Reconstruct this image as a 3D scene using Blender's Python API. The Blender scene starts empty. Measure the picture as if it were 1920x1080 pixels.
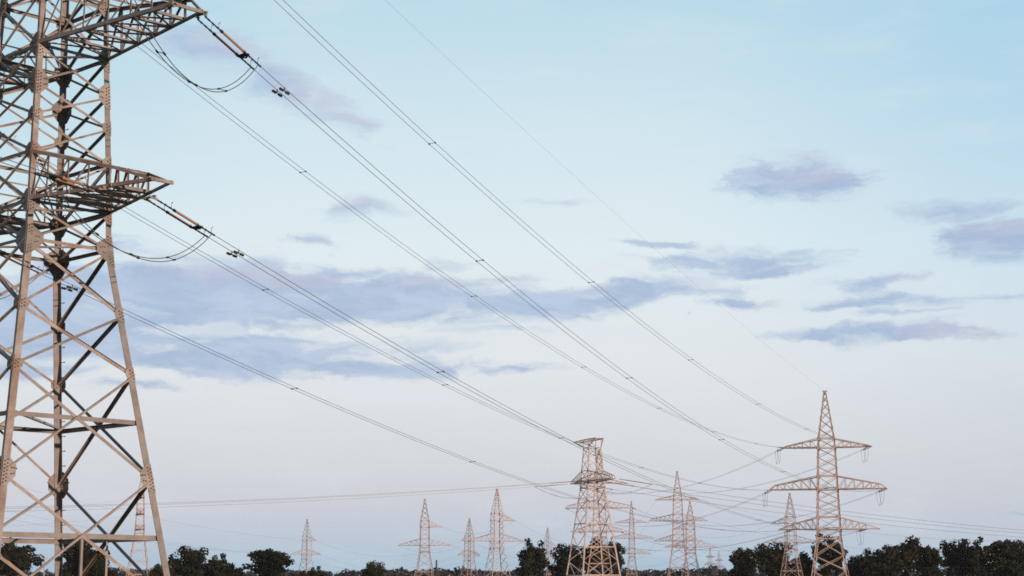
import bpy, math, random
from math import radians, sin, cos, tan, atan2, asin, sqrt, pi
from mathutils import Vector as V, Matrix

# ------------------------------------------------------------------ scene, camera, light
scene = bpy.context.scene
COL = scene.collection
F_PX, PITCH, CZ = 3321.76, 0.170108, 1.7          # focal length in photo pixels (1920 wide), tilt, eye height

cam_d = bpy.data.cameras.new('camera')
cam_d.sensor_width = 36.0
cam_d.lens = 36.0 * F_PX / 1920.0
cam_d.clip_start = 0.1
cam_d.clip_end = 20000.0
cam = bpy.data.objects.new('camera', cam_d)
cam.location = (0, 0, CZ)
cam.rotation_euler = (pi / 2 + PITCH, 0, 0)
COL.objects.link(cam)
scene.camera = cam

scene.view_settings.view_transform = 'Standard'
scene.view_settings.look = 'None'
scene.view_settings.exposure = 0.0
scene.view_settings.gamma = 1.0
scene.cycles.use_denoising = False
scene.cycles.max_bounces = 6
scene.cycles.filter_width = 1.7


def lin(r, g, b):
    f = lambda c: (c / 255 / 12.92) if c <= 10 else ((c / 255 + 0.055) / 1.055) ** 2.4
    return (f(r), f(g), f(b), 1.0)


def ray(px, py):
    a = (px - 960) / F_PX
    b = (540 - py) / F_PX
    c, s = cos(PITCH), sin(PITCH)
    return V((a, c - b * s, s + b * c)).normalized()


def at(px, py, Y):
    d = ray(px, py)
    p = d * (Y / d.y)
    return V((p.x, p.y, p.z + CZ))


# sun: low and warm, behind the camera to the right
SUN_DIR = V((0.675, -0.738, 0.0)).normalized()
SUN_EL = radians(5.5)
S = V((SUN_DIR.x * cos(SUN_EL), SUN_DIR.y * cos(SUN_EL), sin(SUN_EL)))
sd = bpy.data.lights.new('sun', 'SUN')
sd.energy = 3.5
sd.color = (1.0, 0.75, 0.58)
sd.angle = radians(0.6)
sun = bpy.data.objects.new('sun', sd)
sun.rotation_euler = (-S).to_track_quat('-Z', 'Y').to_euler()
sun.location = (60, -60, 60)
COL.objects.link(sun)

# ------------------------------------------------------------------ sky (world)
world = bpy.data.worlds.new('World')
scene.world = world
world.use_nodes = True
nt = world.node_tree
nt.nodes.clear()


def N(tree, kind, **kw):
    n = tree.nodes.new(kind)
    for k, v in kw.items():
        setattr(n, k, v)
    return n


class G:
    """tiny helper to wire math nodes"""

    def __init__(self, tree):
        self.t = tree

    def put(self, sock, v):
        if hasattr(v, 'is_output') or isinstance(v, bpy.types.NodeSocket):
            self.t.links.new(v, sock)
        else:
            sock.default_value = v

    def m(self, op, a, b=None, c=None, clamp=False):
        n = N(self.t, 'ShaderNodeMath', operation=op, use_clamp=clamp)
        for i, v in enumerate((a, b, c)):
            if v is not None:
                self.put(n.inputs[i], v)
        return n.outputs[0]

    def vm(self, op, a, b=None):
        n = N(self.t, 'ShaderNodeVectorMath', operation=op)
        self.put(n.inputs[0], a)
        if b is not None:
            self.put(n.inputs[1], b)
        return n.outputs['Value'] if op in ('LENGTH', 'DOT_PRODUCT') else n.outputs[0]

    def ss(self, x, lo, hi, a=0.0, b=1.0):
        n = N(self.t, 'ShaderNodeMapRange', interpolation_type='SMOOTHSTEP')
        self.put(n.inputs[0], x)
        for i, v in enumerate((lo, hi, a, b)):
            self.put(n.inputs[1 + i], v)
        return n.outputs[0]

    def mix(self, f, a, b, mode='MIX'):
        n = N(self.t, 'ShaderNodeMix', data_type='RGBA', blend_type=mode)
        self.put(n.inputs[0], f)
        self.put(n.inputs[6], a)
        self.put(n.inputs[7], b)
        return n.outputs[2]

    def noise(self, vec, scale, detail=4, rough=0.55):
        n = N(self.t, 'ShaderNodeTexNoise')
        self.put(n.inputs['Vector'], vec)
        n.inputs['Scale'].default_value = scale
        n.inputs['Detail'].default_value = detail
        n.inputs['Roughness'].default_value = rough
        return n

    def ramp(self, f, stops, interp='LINEAR'):
        n = N(self.t, 'ShaderNodeValToRGB')
        n.color_ramp.interpolation = interp
        self.put(n.inputs[0], f)
        cr = n.color_ramp
        while len(cr.elements) < len(stops):
            cr.elements.new(0.5)
        for e, (p, c) in zip(cr.elements, stops):
            e.position = p
        for e, (p, c) in zip(cr.elements, stops):
            e.color = c
        return n.outputs[0]


g = G(nt)
tc = N(nt, 'ShaderNodeTexCoord')
sep = N(nt, 'ShaderNodeSeparateXYZ')
nt.links.new(tc.outputs['Generated'], sep.inputs[0])
dx, dy, dz = sep.outputs
az = g.m('ARCTAN2', dx, dy)
el = g.m('ARCSINE', dz)
K = F_PX / 1000.0
comb = N(nt, 'ShaderNodeCombineXYZ')
nt.links.new(g.m('MULTIPLY', az, K), comb.inputs[0])
nt.links.new(g.m('MULTIPLY', el, K), comb.inputs[1])
P0 = comb.outputs[0]                                   # azimuth / elevation, about one unit per 1000 photo pixels

# clear evening sky by elevation: blue earth shadow, pale belt, light blue above, deeper towards the zenith
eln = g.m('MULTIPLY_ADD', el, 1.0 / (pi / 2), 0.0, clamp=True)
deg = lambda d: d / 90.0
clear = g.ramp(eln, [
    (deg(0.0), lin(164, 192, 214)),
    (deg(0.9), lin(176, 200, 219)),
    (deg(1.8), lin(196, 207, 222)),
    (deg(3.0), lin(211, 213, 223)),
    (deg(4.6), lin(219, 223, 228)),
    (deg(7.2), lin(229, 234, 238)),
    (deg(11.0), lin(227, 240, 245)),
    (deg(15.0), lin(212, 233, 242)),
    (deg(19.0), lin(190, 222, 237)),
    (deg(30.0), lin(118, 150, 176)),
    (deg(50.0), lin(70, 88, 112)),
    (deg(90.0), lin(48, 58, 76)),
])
# deeper blue towards both sides of the view and dimmed behind the camera to deepen shade on the steel
side = g.m('MULTIPLY', g.ss(az, 0.06, 0.32), g.ss(el, 0.03, 0.32))
clear = g.mix(g.m('MULTIPLY', side, 0.60), clear, lin(160, 207, 236))
side2 = g.m('MULTIPLY', g.ss(az, -0.10, -0.34), g.ss(el, 0.10, 0.34))
clear = g.mix(g.m('MULTIPLY', side2, 0.55), clear, lin(168, 212, 230))
right = g.m('MULTIPLY', g.ss(az, 0.14, 0.34), g.ss(el, 0.20, 0.02))
clear = g.mix(g.m('MULTIPLY', right, 0.5), clear, lin(196, 206, 216))
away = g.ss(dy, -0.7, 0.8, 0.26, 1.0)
# thin uneven high haze
veil = g.noise(g.vm('MULTIPLY', P0, (1.0, 3.5, 1.0)), 3.2, 6, 0.6).outputs['Fac']
clear = g.mix(g.ss(veil, 0.45, 0.75, 0.0, 0.28), clear, lin(228, 236, 241))

# clouds
warp = g.noise(g.vm('MULTIPLY', P0, (1.0, 1.9, 1.0)), 4.5, 6, 0.62)
wv = g.vm('SUBTRACT', warp.outputs['Color'], (0.5, 0.5, 0.5))
P1 = g.vm('ADD', P0, g.vm('MULTIPLY', wv, (0.30, 0.075, 0.0)))
big = g.noise(g.vm('MULTIPLY', P1, (1.0, 3.0, 1.0)), 5.0, 7, 0.58).outputs['Fac']
fib = g.noise(g.vm('MULTIPLY', P1, (1.0, 3.8, 1.0)), 14.0, 8, 0.62).outputs['Fac']
ragged = g.m('MULTIPLY_ADD', g.ss(big, 0.28, 0.72), 0.72, g.m('MULTIPLY', g.ss(fib, 0.28, 0.72), 0.28))


def blob(px, py, rx, ry, rot=0.0, gain=1.0):
    d = ray(px, py)
    a, e = atan2(d.x, d.y) * K, asin(d.z) * K
    q = g.vm('SUBTRACT', P1, (a, e, 0))
    if rot:
        n = N(nt, 'ShaderNodeVectorRotate', rotation_type='Z_AXIS')
        nt.links.new(q, n.inputs['Vector'])
        n.inputs['Angle'].default_value = radians(-rot)
        q = n.outputs[0]
    r = g.vm('LENGTH', g.vm('MULTIPLY', q, (1000.0 / rx, 1000.0 / ry, 0)))
    return g.m('MULTIPLY', g.m('SUBTRACT', 1.0, r), gain)


def cover(blobs, amp, lo, hi):
    acc = None
    for b in blobs:
        v = blob(*b)
        acc = v if acc is None else g.m('MAXIMUM', acc, v)
    f = g.m('MULTIPLY_ADD', g.m('SUBTRACT', ragged, 0.5), amp, acc)
    return g.ss(f, lo, hi)


BLUE = [
    (400, 555, 380, 84, 0, 1.6), (720, 560, 420, 62, 0, 1.6), (1020, 570, 240, 40, 0, 1.3), (490, 660, 350, 54, 3, 1.5), (700, 690, 240, 26, 0, 1.2),
    (200, 610, 320, 90, 0, 1.5), (20, 600, 200, 90, 0, 1.3), (880, 535, 190, 28), (1210, 545, 210, 30), (1390, 567, 90, 14),
    (1380, 485, 160, 36), (1460, 505, 120, 20), (1265, 464, 90, 11), (1660, 527, 140, 20), (1900, 448, 130, 44, 0, 1.4),
    (1495, 338, 145, 38, 0, 1.1), (1760, 626, 150, 22, 0, 1.2), (1580, 620, 170, 15), (985, 695, 90, 9, 0, .6), (230, 726, 120, 18),
    (645, 508, 130, 18), (555, 446, 55, 13, 0, .5), (1297, 587, 22, 7, 0, .8), (1600, 570, 110, 7, 0, .8), (1830, 552, 190, 8, 0, .5), (1690, 583, 80, 6, 0, .7),
    (60, 690, 180, 30), (930, 622, 130, 9, 0, .7), (250, 460, 110, 20, 0, .7),
    (1920, 964, 80, 6), (1300, 495, 90, 16),
]
FAINT = [
    (400, 95, 190, 60, -16), (545, 172, 190, 46, -22), (650, 392, 120, 26), (480, 140, 120, 60, -30), (1790, 398, 150, 24), (1060, 385, 60, 10, 0, .6),
    (250, 470, 150, 30), (1890, 450, 170, 60), (1510, 330, 160, 56), (1700, 624, 230, 26), (1680, 560, 260, 16, 0, .8),
]
PINK = [
    (585, 180, 130, 32, -22), (450, 100, 130, 36, -20), (1540, 322, 130, 26), (1530, 292, 60, 14), (1800, 624, 110, 24, 0, 1.4),
    (660, 386, 80, 16), (1890, 428, 90, 22), (880, 530, 260, 20), (480, 520, 260, 26), (1720, 520, 70, 12),
]
WHITE = [
    (390, 618, 130, 20), (400, 472, 170, 26), (620, 640, 100, 12), (860, 628, 180, 18, 0, .8), (1150, 505, 130, 16),
    (330, 500, 120, 12), (560, 600, 70, 8), (150, 680, 90, 16), (1100, 620, 260, 26), (700, 730, 300, 30), (1330, 530, 100, 12),
]
cb = cover(BLUE, 1.25, -0.08, 0.82)
cf = cover(FAINT, 0.9, -0.05, 1.15)
cp = cover(PINK, 1.1, 0.0, 0.9)
cw = cover(WHITE, 1.6, 0.05, 0.8)
soft = g.noise(g.vm('MULTIPLY', P1, (1.0, 3.6, 1.0)), 7.0, 7, 0.62).outputs['Fac']
cloud_col = g.mix(g.ss(soft, 0.32, 0.68), lin(160, 184, 216), lin(186, 203, 228))
sky = g.mix(g.m('MULTIPLY', cf, 0.85), clear, cloud_col)
sky = g.mix(g.m('MULTIPLY', cb, 0.86), sky, cloud_col)
sky = g.mix(g.m('MULTIPLY', cp, 0.26), sky, lin(216, 200, 216))
sky = g.mix(g.m('MULTIPLY', cw, 0.60), sky, lin(226, 234, 241))

nish = N(nt, 'ShaderNodeTexSky', sky_type='NISHITA')
nish.sun_disc = False
nish.sun_elevation = SUN_EL
nish.sun_rotation = atan2(SUN_DIR.x, SUN_DIR.y)
nish.air_density = 1.0
nish.dust_density = 1.5
sky10 = g.vm('MULTIPLY', sky, (10.0, 10.0, 10.0))       # the background runs at strength 0.1
sky_mix = g.mix(0.96, nish.outputs[0], sky10)
sky_mix = g.vm('MULTIPLY', sky_mix, (1, 1, 1))
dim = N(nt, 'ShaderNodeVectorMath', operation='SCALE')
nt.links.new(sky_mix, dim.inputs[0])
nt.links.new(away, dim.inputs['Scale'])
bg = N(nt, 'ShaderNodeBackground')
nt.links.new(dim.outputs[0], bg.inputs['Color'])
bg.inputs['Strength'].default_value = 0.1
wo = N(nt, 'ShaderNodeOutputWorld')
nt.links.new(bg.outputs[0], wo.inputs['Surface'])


# ------------------------------------------------------------------ materials
def material(name, build, rough=0.6, metal=0.0, spec=0.3):
    m = bpy.data.materials.new(name)
    m.use_nodes = True
    b = m.node_tree.nodes['Principled BSDF']
    b.inputs['Roughness'].default_value = rough
    b.inputs['Metallic'].default_value = metal
    b.inputs['Specular IOR Level'].default_value = spec
    gg = G(m.node_tree)
    build(gg, b)
    return m


def mottled(c1, c2, scale, rust=None, rust_amount=0.0, stretch=(1, 1, 1), bump=0.0, per_piece=0.0):
    """two tones broken up by noise, optional rust stains, and a tone of its own for every piece"""
    def build(gg, b):
        t = N(gg.t, 'ShaderNodeTexCoord').outputs['Object']
        n = gg.noise(gg.vm('MULTIPLY', t, stretch), scale, 5, 0.6).outputs['Fac']
        c = gg.mix(gg.ss(n, 0.3, 0.7), c1, c2)
        oi = N(gg.t, 'ShaderNodeObjectInfo').outputs['Random']
        if rust:
            n2 = gg.noise(gg.vm('MULTIPLY', t, stretch), scale * 0.45, 6, 0.68).outputs['Fac']
            if per_piece:
                n2 = gg.m('ADD', n2, gg.m('MULTIPLY', gg.m('SUBTRACT', oi, 0.5), 0.30))
            c = gg.mix(gg.m('MULTIPLY', gg.ss(n2, 0.48, 0.72), rust_amount), c, rust)
        if per_piece:
            k = N(gg.t, 'ShaderNodeVectorMath', operation='SCALE')
            gg.put(k.inputs[0], c)
            gg.put(k.inputs['Scale'], gg.m('MULTIPLY_ADD', oi, 2 * per_piece, 1.0 - per_piece))
            c = k.outputs[0]
        gg.put(b.inputs['Base Color'], c)
        if bump:
            bp = N(gg.t, 'ShaderNodeBump')
            bp.inputs['Strength'].default_value = bump
            gg.put(bp.inputs['Height'], n)
            gg.put(b.inputs['Normal'], bp.outputs[0])
    return build


c4 = lambda r, g_, b: (r, g_, b, 1.0)
M = {}
M['steel'] = material('weathered_galvanised_steel', mottled(c4(.28, .24, .222), c4(.39, .348, .328), 2.2, c4(.21, .12, .08), 0.7, per_piece=0.27), 0.55, 0.0, 0.35)
M['bolt'] = material('dark_bolt_steel', mottled(c4(.06, .045, .04), c4(.10, .075, .06), 20.0), 0.6)
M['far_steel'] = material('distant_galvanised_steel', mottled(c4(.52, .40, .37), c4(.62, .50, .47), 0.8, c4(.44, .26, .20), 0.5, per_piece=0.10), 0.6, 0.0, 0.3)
M['fitting'] = material('dark_line_fitting', mottled(c4(.045, .04, .042), c4(.08, .07, .07), 12.0), 0.5, 0.3)
M['insulator'] = material('brown_polymer_insulator', mottled(c4(.36, .19, .11), c4(.44, .25, .15), 9.0), 0.45)
M['cable'] = material('aluminium_conductor', mottled(c4(.14, .14, .145), c4(.20, .20, .205), 6.0), 0.5, 0.4)
M['wood'] = material('old_pole_wood', mottled(c4(.07, .055, .045), c4(.12, .095, .075), 5.0, stretch=(1, 1, .15)), 0.85)
M['bark'] = material('tree_bark', mottled(c4(.05, .04, .032), c4(.085, .07, .055), 4.0, stretch=(1, 1, .2), bump=.3), 0.9)


def leaf_mat(name, a, b, c):
    def build(gg, bs):
        t = N(gg.t, 'ShaderNodeTexCoord').outputs['Object']
        oi = N(gg.t, 'ShaderNodeObjectInfo').outputs['Random']
        n = gg.noise(t, 0.5, 4, 0.6).outputs['Fac']
        n2 = gg.noise(t, 0.22, 3, 0.5).outputs['Fac']
        col = gg.mix(gg.ss(n, 0.35, 0.65), a, b)
        col = gg.mix(gg.m('MULTIPLY', gg.ss(gg.m('MULTIPLY_ADD', oi, 0.16, n2), 0.52, 0.74), 0.8), col, c)
        gg.put(bs.inputs['Base Color'], col)
    return material(name, build, 0.75, 0.0, 0.15)


M['leaf'] = leaf_mat('dark_oak_leaf', c4(.010, .014, .007), c4(.021, .027, .011), c4(.040, .037, .015))
M['leaf_brown'] = leaf_mat('browning_leaf', c4(.032, .022, .014), c4(.05, .034, .02), c4(.065, .045, .022))
M['far_leaf'] = leaf_mat('hazed_forest_leaf', c4(.040, .042, .046), c4(.055, .054, .058), c4(.065, .058, .056))  # distance haze put into the leaf colour as paler blue-grey tones
M['field'] = material('dry_field_grass', mottled(c4(.08, .07, .04), c4(.14, .115, .065), 0.35, c4(.20, .155, .09), 0.6), 0.95, 0, 0.1)
M['straw'] = material('dry_straw_stem', mottled(c4(.16, .12, .06), c4(.24, .19, .10), 1.5), 0.9, 0, 0.1)


# ------------------------------------------------------------------ mesh helpers
class MB:
    def __init__(self):
        self.v, self.f, self.mi = [], [], []

    def add(self, vs, fs, mi=0):
        o = len(self.v)
        self.v.extend(tuple(x) for x in vs)
        self.f.extend(tuple(i + o for i in q) for q in fs)
        self.mi.extend([mi] * len(fs))

    def prism(self, ring, p, q, mi=0):
        n = len(ring)
        vs = [p + r for r in ring] + [q + r for r in ring]
        fs = [(i, (i + 1) % n, (i + 1) % n + n, i + n) for i in range(n)]
        fs += [tuple(range(n))[::-1], tuple(range(n, 2 * n))]
        self.add(vs, fs, mi)

    def angle(self, p, q, e1, a, e2, b, t, mi=0):
        """rolled steel angle from p to q: one leg a wide along e1, the other b wide along e2"""
        p, q = V(p), V(q)
        d = (q - p)
        if d.length < 1e-6:
            return
        d.normalize()
        e1 = V(e1); e1 = (e1 - d * e1.dot(d)).normalized()
        e2 = V(e2); e2 = e2 - d * e2.dot(d); e2 = (e2 - e1 * e2.dot(e1)).normalized()
        ring = [V((0, 0, 0)), e1 * a, e1 * a + e2 * t, e1 * t + e2 * t, e1 * t + e2 * b, e2 * b]
        if e1.cross(e2).dot(d) < 0:
            ring = ring[::-1]
        self.prism(ring, p, q, mi)

    def box(self, p, q, e1, a, b, mi=0):
        p, q = V(p), V(q)
        d = (q - p).normalized()
        e1 = V(e1); e1 = (e1 - d * e1.dot(d)).normalized()
        e2 = d.cross(e1)
        ring = [e1 * a / 2 + e2 * b / 2, -e1 * a / 2 + e2 * b / 2, -e1 * a / 2 - e2 * b / 2, e1 * a / 2 - e2 * b / 2]
        self.prism(ring, p, q, mi)

    def tube(self, pts, r, n=6, mi=0):
        pts = [V(p) for p in pts]
        rr = r if isinstance(r, (list, tuple)) else [r] * len(pts)
        vs, fs = [], []
        ref = V((0, 0, 1))
        for i, p in enumerate(pts):
            d = (pts[min(i + 1, len(pts) - 1)] - pts[max(i - 1, 0)]).normalized()
            rf = ref if abs(d.z) < 0.95 else V((1, 0, 0))
            a = d.cross(rf).normalized()
            b = d.cross(a)
            for k in range(n):
                w = 2 * pi * k / n
                vs.append(p + (a * cos(w) + b * sin(w)) * rr[i])
        for i in range(len(pts) - 1):
            for k in range(n):
                fs.append((i * n + k, i * n + (k + 1) % n, (i + 1) * n + (k + 1) % n, (i + 1) * n + k))
        fs.append(tuple(range(n)))
        fs.append(tuple((len(pts) - 1) * n + k for k in range(n))[::-1])
        self.add(vs, fs, mi)

    def mesh(self, name, mats):
        me = bpy.data.meshes.new(name)
        me.from_pydata(self.v, [], self.f)
        for m in (mats if isinstance(mats, (list, tuple)) else [mats]):
            me.materials.append(m)
        if any(self.mi):
            me.polygons.foreach_set('material_index', self.mi)
        me.update()
        return me

    def build(self, name, mats, parent=None):
        o = bpy.data.objects.new(name, self.mesh(name, mats))
        COL.objects.link(o)
        o.parent = parent
        return o


def tag(o, label, cat, group=None):
    o['label'] = label
    o['category'] = cat
    if group:
        o['group'] = group
    return o


def empty(name, loc, rz=0.0):
    o = bpy.data.objects.new(name, None)
    o.empty_display_size = 0.3
    o.location = loc
    o.rotation_euler = (0, 0, rz)
    COL.objects.link(o)
    return o


def copy_thing(src, loc, rz, scale=1.0):
    r = src.copy()
    COL.objects.link(r)
    r.location = loc
    r.rotation_euler = (0, 0, rz)
    r.scale = (scale, scale, scale)
    for ch in list(src.children):
        c = ch.copy()
        COL.objects.link(c)
        c.parent = r
        for gch in list(ch.children):
            d = gch.copy()
            COL.objects.link(d)
            d.parent = c
    return r


def interp(knots, z):
    for (z0, w0), (z1, w1) in zip(knots, knots[1:]):
        if z <= z1:
            return w0 + (w1 - w0) * (z - z0) / (z1 - z0)
    return knots[-1][1]


# ------------------------------------------------------------------ ground
gm = MB()
R = 9000
gm.add([(-R, -R, 0), (R, -R, 0), (R, R, 0), (-R, R, 0)], [(0, 1, 2, 3)])
ground = gm.build('ground', M['field'])
ground['kind'] = 'structure'


# ------------------------------------------------------------------ lattice pylons
# local frame of a pylon: x along its crossarms, y along the line, z up; F = the waist where the legs start to splay
FACES = [(V((1, 0, 0)), lambda w, s: V((w, s * w, 0))), (V((0, 1, 0)), lambda w, s: V((-s * w, w, 0))),
         (V((-1, 0, 0)), lambda w, s: V((-w, -s * w, 0))), (V((0, -1, 0)), lambda w, s: V((s * w, -w, 0)))]
FACE_NAME = 'lattice_side'


def pt(face, w, s, z):
    p = FACES[face][1](w, s)
    p.z = z
    return p


def plate_ring(kind):
    return {
        'big': [(0, .50), (.20, .46), (.62, .20), (.62, -.10), (.22, -.48), (0, -.58)],
        'mid': [(0, .46), (.18, .44), (.46, .18), (.46, -.16), (.18, -.44), (0, -.46)],
        'small': [(0, .26), (.16, .24), (.34, .10), (.34, -.10), (.16, -.24), (0, -.26)],
    }[kind]


def add_plate(mb, face, w, z, s, kind, wfun, bolts=True, sc=1.0):
    """gusset plate lying just outside the face next to the leg at side s"""
    n = FACES[face][0]
    ex = (pt(face, 1, -s, 0) - pt(face, 1, s, 0)).normalized()
    ring = []
    for (a, b) in plate_ring(kind):
        zz = z + b * sc
        p = pt(face, wfun(zz), s, zz) + ex * (a * sc)
        ring.append(p)
    off = n * 0.014
    th = n * 0.014
    k = len(ring)
    vs = [p + off for p in ring] + [p + off + th for p in ring]
    fs = [tuple(range(k)), tuple(range(k, 2 * k))[::-1]] + [(i, (i + 1) % k, (i + 1) % k + k, i + k) for i in range(k)]
    mb.add(vs, fs, 0)
    if bolts:
        m = max(abs(r[1]) for r in plate_ring(kind)) * sc
        step = 0.115
        for cx in (.06, .155):
            zz = -m + .10 + (0.05 if cx > .1 else 0)
            while zz < m - .08:
                p = pt(face, wfun(z + zz), s, z + zz) + ex * cx + off + th
                mb.box(p, p + n * 0.022, V((0, 0, 1)), .045, .045, 1)
                zz += step
        for (a, b) in ((.30, .10), (.38, .10), (.46, .08), (.30, -.10), (.38, -.08)):
            if kind == 'small':
                continue
            p = pt(face, wfun(z + b), s, z + b) + ex * (a * sc) + off + th
            mb.box(p, p + n * 0.022, V((0, 0, 1)), .045, .045, 1)


def crossarm(parent, sx, zb, zt, L, wfun, e, steel, tip_run, stations, hmid, asz, detail, close=False):
    """one crossarm: two bottom chords closing to the tip, two top chords sloping down to it, beams and lacing between"""
    wb, wt = wfun(zb), wfun(zt)
    bx = lambda x: wb + (e - wb) * (x - wb) / (L - wb)                       # half depth of the bottom frame at x
    xm = L - tip_run

    def top(x):
        if x <= xm:
            return zt + (zb + hmid - zt) * (x - wt) / (xm - wt)
        return zb + hmid + (zb + asz * .5 - zb - hmid) * (x - xm) / (L - xm)
    ty = lambda x: wt + (e - wt) * (x - wt) / (L - wt)
    ch = MB()
    for sy in (-1, 1):
        ch.angle((sx * wb, sy * (wb + .004), zb), (sx * L, sy * (e + .004), zb), (0, 0, 1), asz, (0, -sy, 0), asz * .8, .018)
        ch.angle((sx * wt, sy * wt, zt), (sx * xm, sy * ty(xm), zb + hmid), (0, 0, -1), asz, (0, -sy, 0), asz * .7, .016)
        ch.angle((sx * xm, sy * ty(xm), zb + hmid), (sx * L, sy * e, zb + asz * .6), (0, 0, -1), asz * .8, (0, -sy, 0), asz * .6, .014)
    # tip block
    ch.box((sx * (L - .06), -e - .09, zb + .05), (sx * (L - .06), e + .09, zb + .05), (0, 0, 1), .11, .07)
    arm = ch.build('crossarm', steel, parent)
    # beams across the bottom
    lc = MB()
    for i, x in enumerate(stations):
        y = bx(x)
        if detail:
            b = MB()
            b.angle((sx * x, -y, zb + .012), (sx * x, y, zb + .012), (0, 0, 1), .12, (sx, 0, 0), .08, .012)
            if L < 7.5: b.angle((sx * (x + .20), -y, zb + .014), (sx * (x + .20), y, zb + .014), (0, 0, 1), .11, (-sx, 0, 0), .09, .012)
            b.build('crossbeam', steel, arm)
        else:
            lc.angle((sx * x, -y, zb + .012), (sx * x, y, zb + .012), (0, 0, 1), .10, (sx, 0, 0), .08, .012)
        for sy in (-1, 1):
            lc.angle((sx * x, sy * (y - .02), zb), (sx * x, sy * (ty(x) - .02), top(x)), (sx, 0, 0), .07, (0, -sy, 0), .06, .012)
        yt = ty(x)
        if x < xm + .01:
            lc.angle((sx * x, -yt, top(x) - .03), (sx * x, yt, top(x) - .03), (0, 0, -1), .06, (sx, 0, 0), .06, .012)
    xs = [wb] + list(stations)
    for x0, x1 in zip(xs, xs[1:]):
        for sy in (-1, 1):
            lc.angle((sx * x0, sy * (bx(x0) - .03), zb + .02), (sx * x1, sy * (ty(x1) - .03), top(x1)), (0, 0, -1), .07, (0, -sy, 0), .06, .012)
        lc.angle((sx * x0, -bx(x0), zb + .035), (sx * x1, bx(x1), zb + .035), (0, 0, 1), .06, (sx, 1, 0), .08, .012)
        lc.angle((sx * x0, bx(x0), zb + .055), (sx * x1, -bx(x1), zb + .055), (0, 0, 1), .06, (sx, -1, 0), .08, .012)
    lc.build('lacing', steel, arm)
    return arm


def splay_levels(F):
    lv, z = [], 0.0
    rel = [0, -2.25, -4.3, -7.83, -12.1, -17.2, -23.0, -29.5]
    for i, r in enumerate(rel):
        if F + r > 0.9:
            lv.append((F + r, i >= 2))
        else:
            break
    lv.append((0.0, len(lv) >= 3))
    return lv


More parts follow.
